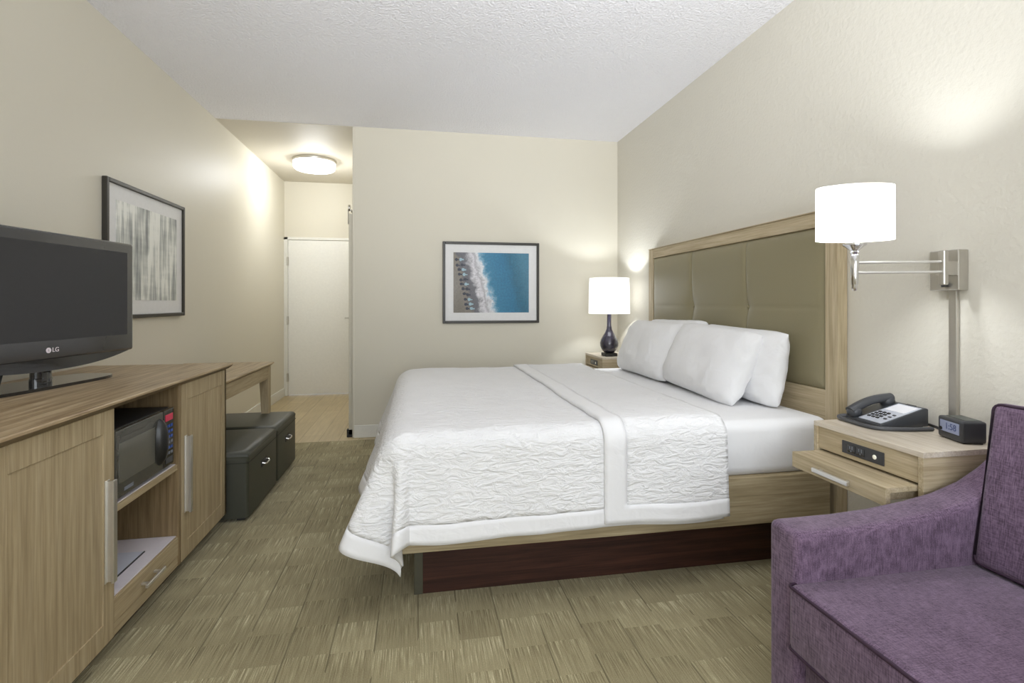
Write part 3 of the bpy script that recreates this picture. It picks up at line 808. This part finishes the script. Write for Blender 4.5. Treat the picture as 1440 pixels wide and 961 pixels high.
# ------------------------------------------------------------------ table lamp
tl = thing('table_lamp', 'table lamp with white drum shade on dark plum ceramic bottle base', 'lamp', (1.675, 4.36, NT_))
obj('foot', BX(-.055, .055, -.055, .055, 0, .028, b=.004), M_BLACK, tl, world=False)
obj('body', lathe([(.03, .028), (.045, .034), (.066, .055), (.08, .09), (.082, .115), (.074, .145), (.055, .18), (.036, .21), (.024, .24), (.020, .27), (.019, .38), (.021, .385), (.0, .386)], 48), M_CERAM, tl, 50, world=False)
obj('stem', tube([(0, 0, .38), (0, 0, .462)], .006), M_NICKEL, tl, 60, world=False)
obj('shade', lathe([(.182, .375), (.182, .376), (.174, .69), (.173, .69)], 56, cap=False), M_SHADE, tl, 50, world=False)
obj('bulb', lathe([(0, .46), (.014, .465), (.022, .485), (.018, .505), (0, .512)], 20), emit('lamp_bulb', (1, .97, .92), 6.), tl, 50, world=False)

# ------------------------------------------------------------------ swing arm wall lamp
wl = thing('wall_lamp', 'swing arm wall lamp with white oval shade above the nightstand', 'lamp', (XR, 1.587, 1.30))
pcy, pcz = 1.573, 1.328
obj('backplate', BX(XR-.045, XR-.001, pcy-.053, pcy+.053, pcz-.073, pcz+.073, b=.003), M_NICKEL, wl)
A = Vector((1.835, 1.53, 0)); L = Vector((1.557, 1.618, 0))
br = BXS([(A.x-.008, A.x+.012, A.y-.012, A.y+.012, pcz-.055, pcz+.068)], b=.003)
addbm(br, BX(A.x+.005, XR-.044, A.y-.008, A.y+.03, pcz-.02, pcz+.03, b=.002))
obj('pivot_bracket', br, M_NICKEL, wl)
obj('switch', BX(XR-.062, XR-.044, pcy-.018, pcy-.004, pcz-.062, pcz-.045, b=.002), M_BLACK, wl)
for zz in (1.356, 1.320):
    obj('arm_rod', tube([(A.x, A.y, zz), (L.x, L.y, zz-.001)], .0052), M_STEEL, wl, 60)
# turned stem with finial and cup
prof = [(0, 1.252), (.006, 1.254), (.010, 1.262), (.009, 1.272), (.012, 1.28), (.013, 1.33), (.0155, 1.38), (.012, 1.386), (.016, 1.392), (.013, 1.398), (.030, 1.413), (.038, 1.418), (.038, 1.424), (.02, 1.428), (.012, 1.432), (.012, 1.47), (0, 1.47)]
obj('stem', addbm(bmesh.new(), lathe(prof, 32), Matrix.Translation((L.x, L.y, 0))), M_CHROME, wl, 40)
ang = math.atan2(-.389, .921)
obj('shade', addbm(bmesh.new(), lathe([(.127, 1.436), (.127, 1.437), (.126, 1.628), (.125, 1.628)], 72, 1., .56, cap=False), Matrix.Translation((L.x, L.y, 0)) @ Matrix.Rotation(ang, 4, 'Z')), M_SHADE2, wl, 50)
obj('bulb', addbm(bmesh.new(), lathe([(0, 1.46), (.012, 1.465), (.016, 1.48), (.012, 1.493), (0, 1.498)], 20), Matrix.Translation((L.x, L.y, 0))), emit('sconce_bulb', (1, .98, .95), 6.), wl, 50)
obj('cord_cover', BX(XR-.016, XR-.001, 1.551, 1.579, NT_+.002, pcz-.072, b=.002), M_NICKEL, wl)

# ------------------------------------------------------------------ telephone
ph = thing('telephone', 'dark grey desk telephone with silver keypad face on nightstand', 'telephone', (1.80, 1.722, NT_), -PI/2-.06)
# local x toward the viewer side, y toward the wall
def wedge(x0, x1, y0, y1, zf, zb, z0=0., b=.004):
    bm = prism([(y0, z0), (y1, z0), (y1, zb), (y1-.012, zb+.004), (y0, zf)], x0, x1, axis='x'); bev(bm, b, 2); return bm
obj('base', wedge(-.088, .088, -.105, .095, .018, .072, .006), M_PHONE, ph, 40, world=False)
obj('foot_stand', BX(-.07, .07, -.09, .09, 0, .012, b=.002), M_BLACK, ph, world=False)
sl = math.atan2(.054, .19)
MF = Matrix.Translation((0, -.105, .0185)) @ Matrix.Rotation(sl, 4, 'X')   # face plane: local y up the slope
fc = obj('face_plate', addbm(bmesh.new(), BX(-.022, .082, .006, .188, 0, .004, b=.0015), MF), M_FACE, ph, world=False)
for i in range(4):
    for j in range(3):
        x = -.004+j*.0195; y = .038+i*.0165
        obj('key', addbm(bmesh.new(), BX(x-.0062, x+.0062, y-.0045, y+.0045, .0035, .0075, b=.001), MF), M_BLACK, fc, world=False)
for i in range(3):
    obj('side_key', addbm(bmesh.new(), BX(.058, .070, .04+i*.02, .048+i*.02, .0035, .0065, b=.001), MF), M_CHARC, fc, world=False)
obj('label_card', addbm(bmesh.new(), BX(-.012, .074, .115, .178, .0036, .0052), MF), M_WHITE, fc, world=False)
obj('message_lamp', addbm(bmesh.new(), BX(.01, .05, .186, .196, -.001, .006, b=.001), MF), M_CHARC, ph, world=False)
# handset: arched bar with ear and mouth pieces
hs = []
for i in range(15):
    f = i/14; hs.append((-.057, .004+.186*f, .022+.013*math.sin(PI*f)))
bm = tube(hs, [.017]+[.0165]*13+[.017], 14)
bmesh.ops.scale(bm, vec=(1.25, 1, 1), verts=bm.verts); bmesh.ops.translate(bm, vec=(.0142, 0, 0), verts=bm.verts)
for yy in (.022, .172):
    addbm(bm, lathe([(0, -.006), (.02, -.006), (.024, .0), (.024, .016), (.018, .024), (0, .026)], 20, 1.05, 1.15), Matrix.Translation((-.057, yy, .006)))
obj('handset', addbm(bmesh.new(), bm, MF), M_PHONE, ph, 50, world=False)
pts = [(-.07, -.085, .02), (-.10, -.115, .012), (-.07, -.135, .010), (0, -.136, .008), (.06, -.134, .008), (.098, -.11, .008), (.122, -.03, .008), (.128, .07, .008)]
# smooth + coil
def smooth_path(p, n):
    out = []
    P = [Vector(q) for q in p]; P = [P[0]*2-P[1]]+P+[P[-1]*2-P[-2]]
    for i in range(1, len(P)-2):
        for k in range(n):
            t = k/n
            out.append(.5*((2*P[i])+(-P[i-1]+P[i+1])*t+(2*P[i-1]-5*P[i]+4*P[i+1]-P[i+2])*t*t+(-P[i-1]+3*P[i]-3*P[i+1]+P[i+2])*t**3))
    out.append(P[-2]); return out
obj('handset_cord', tube(smooth_path(pts, 8), .0078, 8), simple('cord_grey', srgb(78, 79, 82), .45), ph, 60, world=False)

# ------------------------------------------------------------------ alarm clock
ck = thing('alarm_clock', 'small black alarm clock with pale display on the nightstand', 'clock', (1.845, 1.462, NT_), math.radians(-106.9))
bm = BX(-.058, .058, -.05, .028, .003, .076, b=.008, seg=3)
obj('case', bm, M_CHARC, ck, 40, world=False)
obj('foot', BX(-.05, .05, -.04, .02, 0, .006), M_BLACK, ck, world=False)
sc = obj('display', BX(-.044, .046, -.0512, -.049, .026, .064, b=.001), M_LCD, ck, world=False)
obj('digits', addbm(bmesh.new(), text_bm('1:58', .031, .0003), Matrix.Translation((.008, -.0518, .046)) @ RX90), M_LCDTXT, sc, world=False)
obj('dial', addbm(bmesh.new(), lathe([(0, -.002), (.006, -.002), (.006, .002), (0, .002)], 18), Matrix.Translation((-.038, -.052, .034)) @ RX90), M_BLACK, ck, world=False)
obj('top_panel', BX(-.045, .045, -.03, .02, .0755, .0775, b=.001), simple('clock_top', srgb(82, 86, 82), .4), ck, world=False)
Minv = (Matrix.Translation(ck.location) @ Matrix.Rotation(math.radians(-106.9), 4, 'Z')).inverted()
obj('power_cord', addbm(bmesh.new(), tube(smooth_path([(1.925, 1.66, NT_+.006), (1.912, 1.62, NT_+.006), (1.895, 1.585, NT_+.006), (1.893, 1.55, NT_+.006), (1.90, 1.50, NT_+.02)], 6), .0048), Minv), M_BLACK, ck, 60, world=False)

# ------------------------------------------------------------------ purple armchair (faces -X)
ac = thing('armchair', 'purple woven armchair with piped cushions and swooping arms', 'armchair', (1.42, .93, 0))
ao, ai = 1.350, 1.232        # far arm outer / inner
no, ni = .495, .613          # near arm
up = [(1.006, .585), (1.1, .585), (1.2, .586), (1.32, .592), (1.45, .606), (1.56, .625), (1.66, .655), (1.74, .695), (1.82, .75), (1.88, .79), (1.90, .792)]
for y0, y1 in ((ai, ao), (no, ni)):
    bm = bmesh.new(); rows = []
    for x, z in up: rows.append([bm.verts.new(p) for p in ((x, y0, .10), (x, y0, z), (x, y1, z), (x, y1, .10))])
    for a0, b0 in zip(rows, rows[1:]):
        for k in range(4): bm.faces.new((a0[k], a0[(k+1) % 4], b0[(k+1) % 4], b0[k]))
    bm.faces.new(rows[0][::-1]); bm.faces.new(rows[-1])
    bmesh.ops.recalc_face_normals(bm, faces=bm.faces)
    sel = []
    for e in bm.edges:
        p, q = e.verts[0].co, e.verts[1].co
        top = p.z > .5 and q.z > .5
        if top and abs(p.y-q.y) < 1e-5: sel.append(e)                        # long top edges
        elif abs(p.x-1.006) < 1e-5 and abs(q.x-1.006) < 1e-5 and (top or abs(p.y-q.y) < 1e-5): sel.append(e)
    bmesh.ops.bevel(bm, geom=sel, offset=.022, segments=4, profile=.5, affect='EDGES')
    obj('arm', bm, M_PURPLE, ac, 35)
obj('seat_base', BX(1.03, 1.88, ni-.005, ai+.005, .12, .275, b=.012), M_PURPLE, ac, 40)
bm = BX(.985, 1.66, ni-.002, ai+.012, .272, .452, b=.02, seg=4)
seat = obj('seat_cushion', bm, M_PURPLE, ac, 40)
def pipe_loop(z, x0, x1, y0, y1, r=.016):
    pts = []
    for (cx, cy, a0) in ((x1-r, y1-r, 0), (x0+r, y1-r, 1), (x0+r, y0+r, 2), (x1-r, y0+r, 3)):
        for k in range(5):
            t = (a0+k/4)*PI/2; pts.append((cx+r*math.cos(t), cy+r*math.sin(t), z))
    return tube(pts, .0042, 8, closed=True)
obj('piping', pipe_loop(.446, .986, 1.66, ni-.001, ai+.011), M_PIPING, seat, 60)
obj('piping', pipe_loop(.280, .986, 1.66, ni-.001, ai+.011), M_PIPING, seat, 60)
# back: frame and tilted cushion
obj('back_frame', prism([(1.74, .12), (1.905, .12), (1.92, .84), (1.84, .84)], no+.02, ao-.02), M_PURPLE, ac)
bm = bmesh.new(); box(bm, -.09, .09, ni+.002, ai-.002, 0, .47); bev(bm, .022, 4)
bc = obj('back_cushion', addbm(bmesh.new(), bm, Matrix.Translation((1.66, 0, .445)) @ Matrix.Rotation(math.radians(9), 4, 'Y')), M_PURPLE, ac, 40)
def pipe_v(x, z0, z1, y0, y1, r=.02):
    pts = []
    for (cy, cz, a0) in ((y1-r, z1-r, 0), (y0+r, z1-r, 1), (y0+r, z0+r, 2), (y1-r, z0+r, 3)):
        for k in range(5):
            t = (a0+k/4)*PI/2; pts.append((x, cy+r*math.cos(t), cz+r*math.sin(t)))
    return tube(pts, .0045, 8, closed=True)
for xx in (-.084, .084):
    obj('piping', addbm(bmesh.new(), pipe_v(xx, .006, .464, ni+.006, ai-.006), Matrix.Translation((1.66, 0, .445)) @ Matrix.Rotation(math.radians(9), 4, 'Y')), M_PIPING, bc, 60)
for x in (1.06, 1.84):
    for y in (ni-.07, ai+.05): obj('leg', lathe([(.018, 0), (.026, .11)], 16).copy() if False else addbm(bmesh.new(), lathe([(.018, 0), (.027, .11)], 16), Matrix.Translation((x, y, 0))), M_PLINTH, ac, 40)

# ------------------------------------------------------------------ lights
def light(name, kind, loc, energy, col=(1, 1, 1), **kw):
    l = bpy.data.lights.new(name, kind); l.energy = energy; l.color = col
    for k, v in kw.items(): setattr(l, k, v)
    o = bpy.data.objects.new(name, l); COL.objects.link(o); o.location = loc
    return o
wlamp = light('window_fill', 'AREA', ((wx0+wx1)/2, YN-.14, (wz0+wz1)/2), 84, (.93, .965, 1.), shape='RECTANGLE', size=wx1-wx0, size_y=wz1-wz0)
wlamp.rotation_euler = (PI/2, 0, 0)      # added fill lamp outside the unseen window, faces +Y into the room
fl = light('ceiling_fill', 'SPOT', (.35, -.5, 1.55), 490, (.93, .955, 1.), spot_size=math.radians(92), spot_blend=1., shadow_soft_size=.35)
fl.rotation_euler = (Vector((.45, 1.35, CEIL))-fl.location).to_track_quat('-Z', 'Y').to_euler()   # added fill spot, aimed up to brighten the ceiling
light('table_lamp_bulb', 'POINT', (1.675, 4.36, NT_+.55), 12, (.91, .955, 1.), shadow_soft_size=.03)
light('sconce_bulb', 'POINT', (L.x, L.y, 1.54), 10.5, (.92, .96, 1.), shadow_soft_size=.03)
light('hall_ceiling_bulb', 'POINT', (-1.12, 6.02, CEIL-.20), 27, (.95, .975, 1.), shadow_soft_size=.15)

w = bpy.data.worlds.new('world'); SC.world = w; w.use_nodes = True
nt = w.node_tree; bg = nt.nodes['Background']
sky = nt.nodes.new('ShaderNodeTexSky'); sky.sky_type = 'NISHITA'; sky.sun_disc = False; sky.sun_elevation = .7
nt.links.new(sky.outputs[0], bg.inputs[0]); bg.inputs[1].default_value = .12

# ------------------------------------------------------------------ camera
F = 727.
cam = bpy.data.cameras.new('camera'); co = bpy.data.objects.new('camera', cam); COL.objects.link(co)
cam.sensor_fit = 'HORIZONTAL'; cam.sensor_width = 36.; cam.lens = F/1440*36
cam.shift_y = -(480.5-426)/1440; cam.clip_start = .02
co.location = (0, 0, H); co.rotation_euler = (PI/2, 0, -math.atan(133/F))
SC.camera = co
SC.view_settings.view_transform = 'Standard'; SC.view_settings.look = 'None'
SC.view_settings.exposure = 0.; SC.view_settings.gamma = 1.
SC.cycles.use_denoising = True
SC.cycles.max_bounces = 10; SC.cycles.diffuse_bounces = 6
SC.cycles.sample_clamp_indirect = 6.
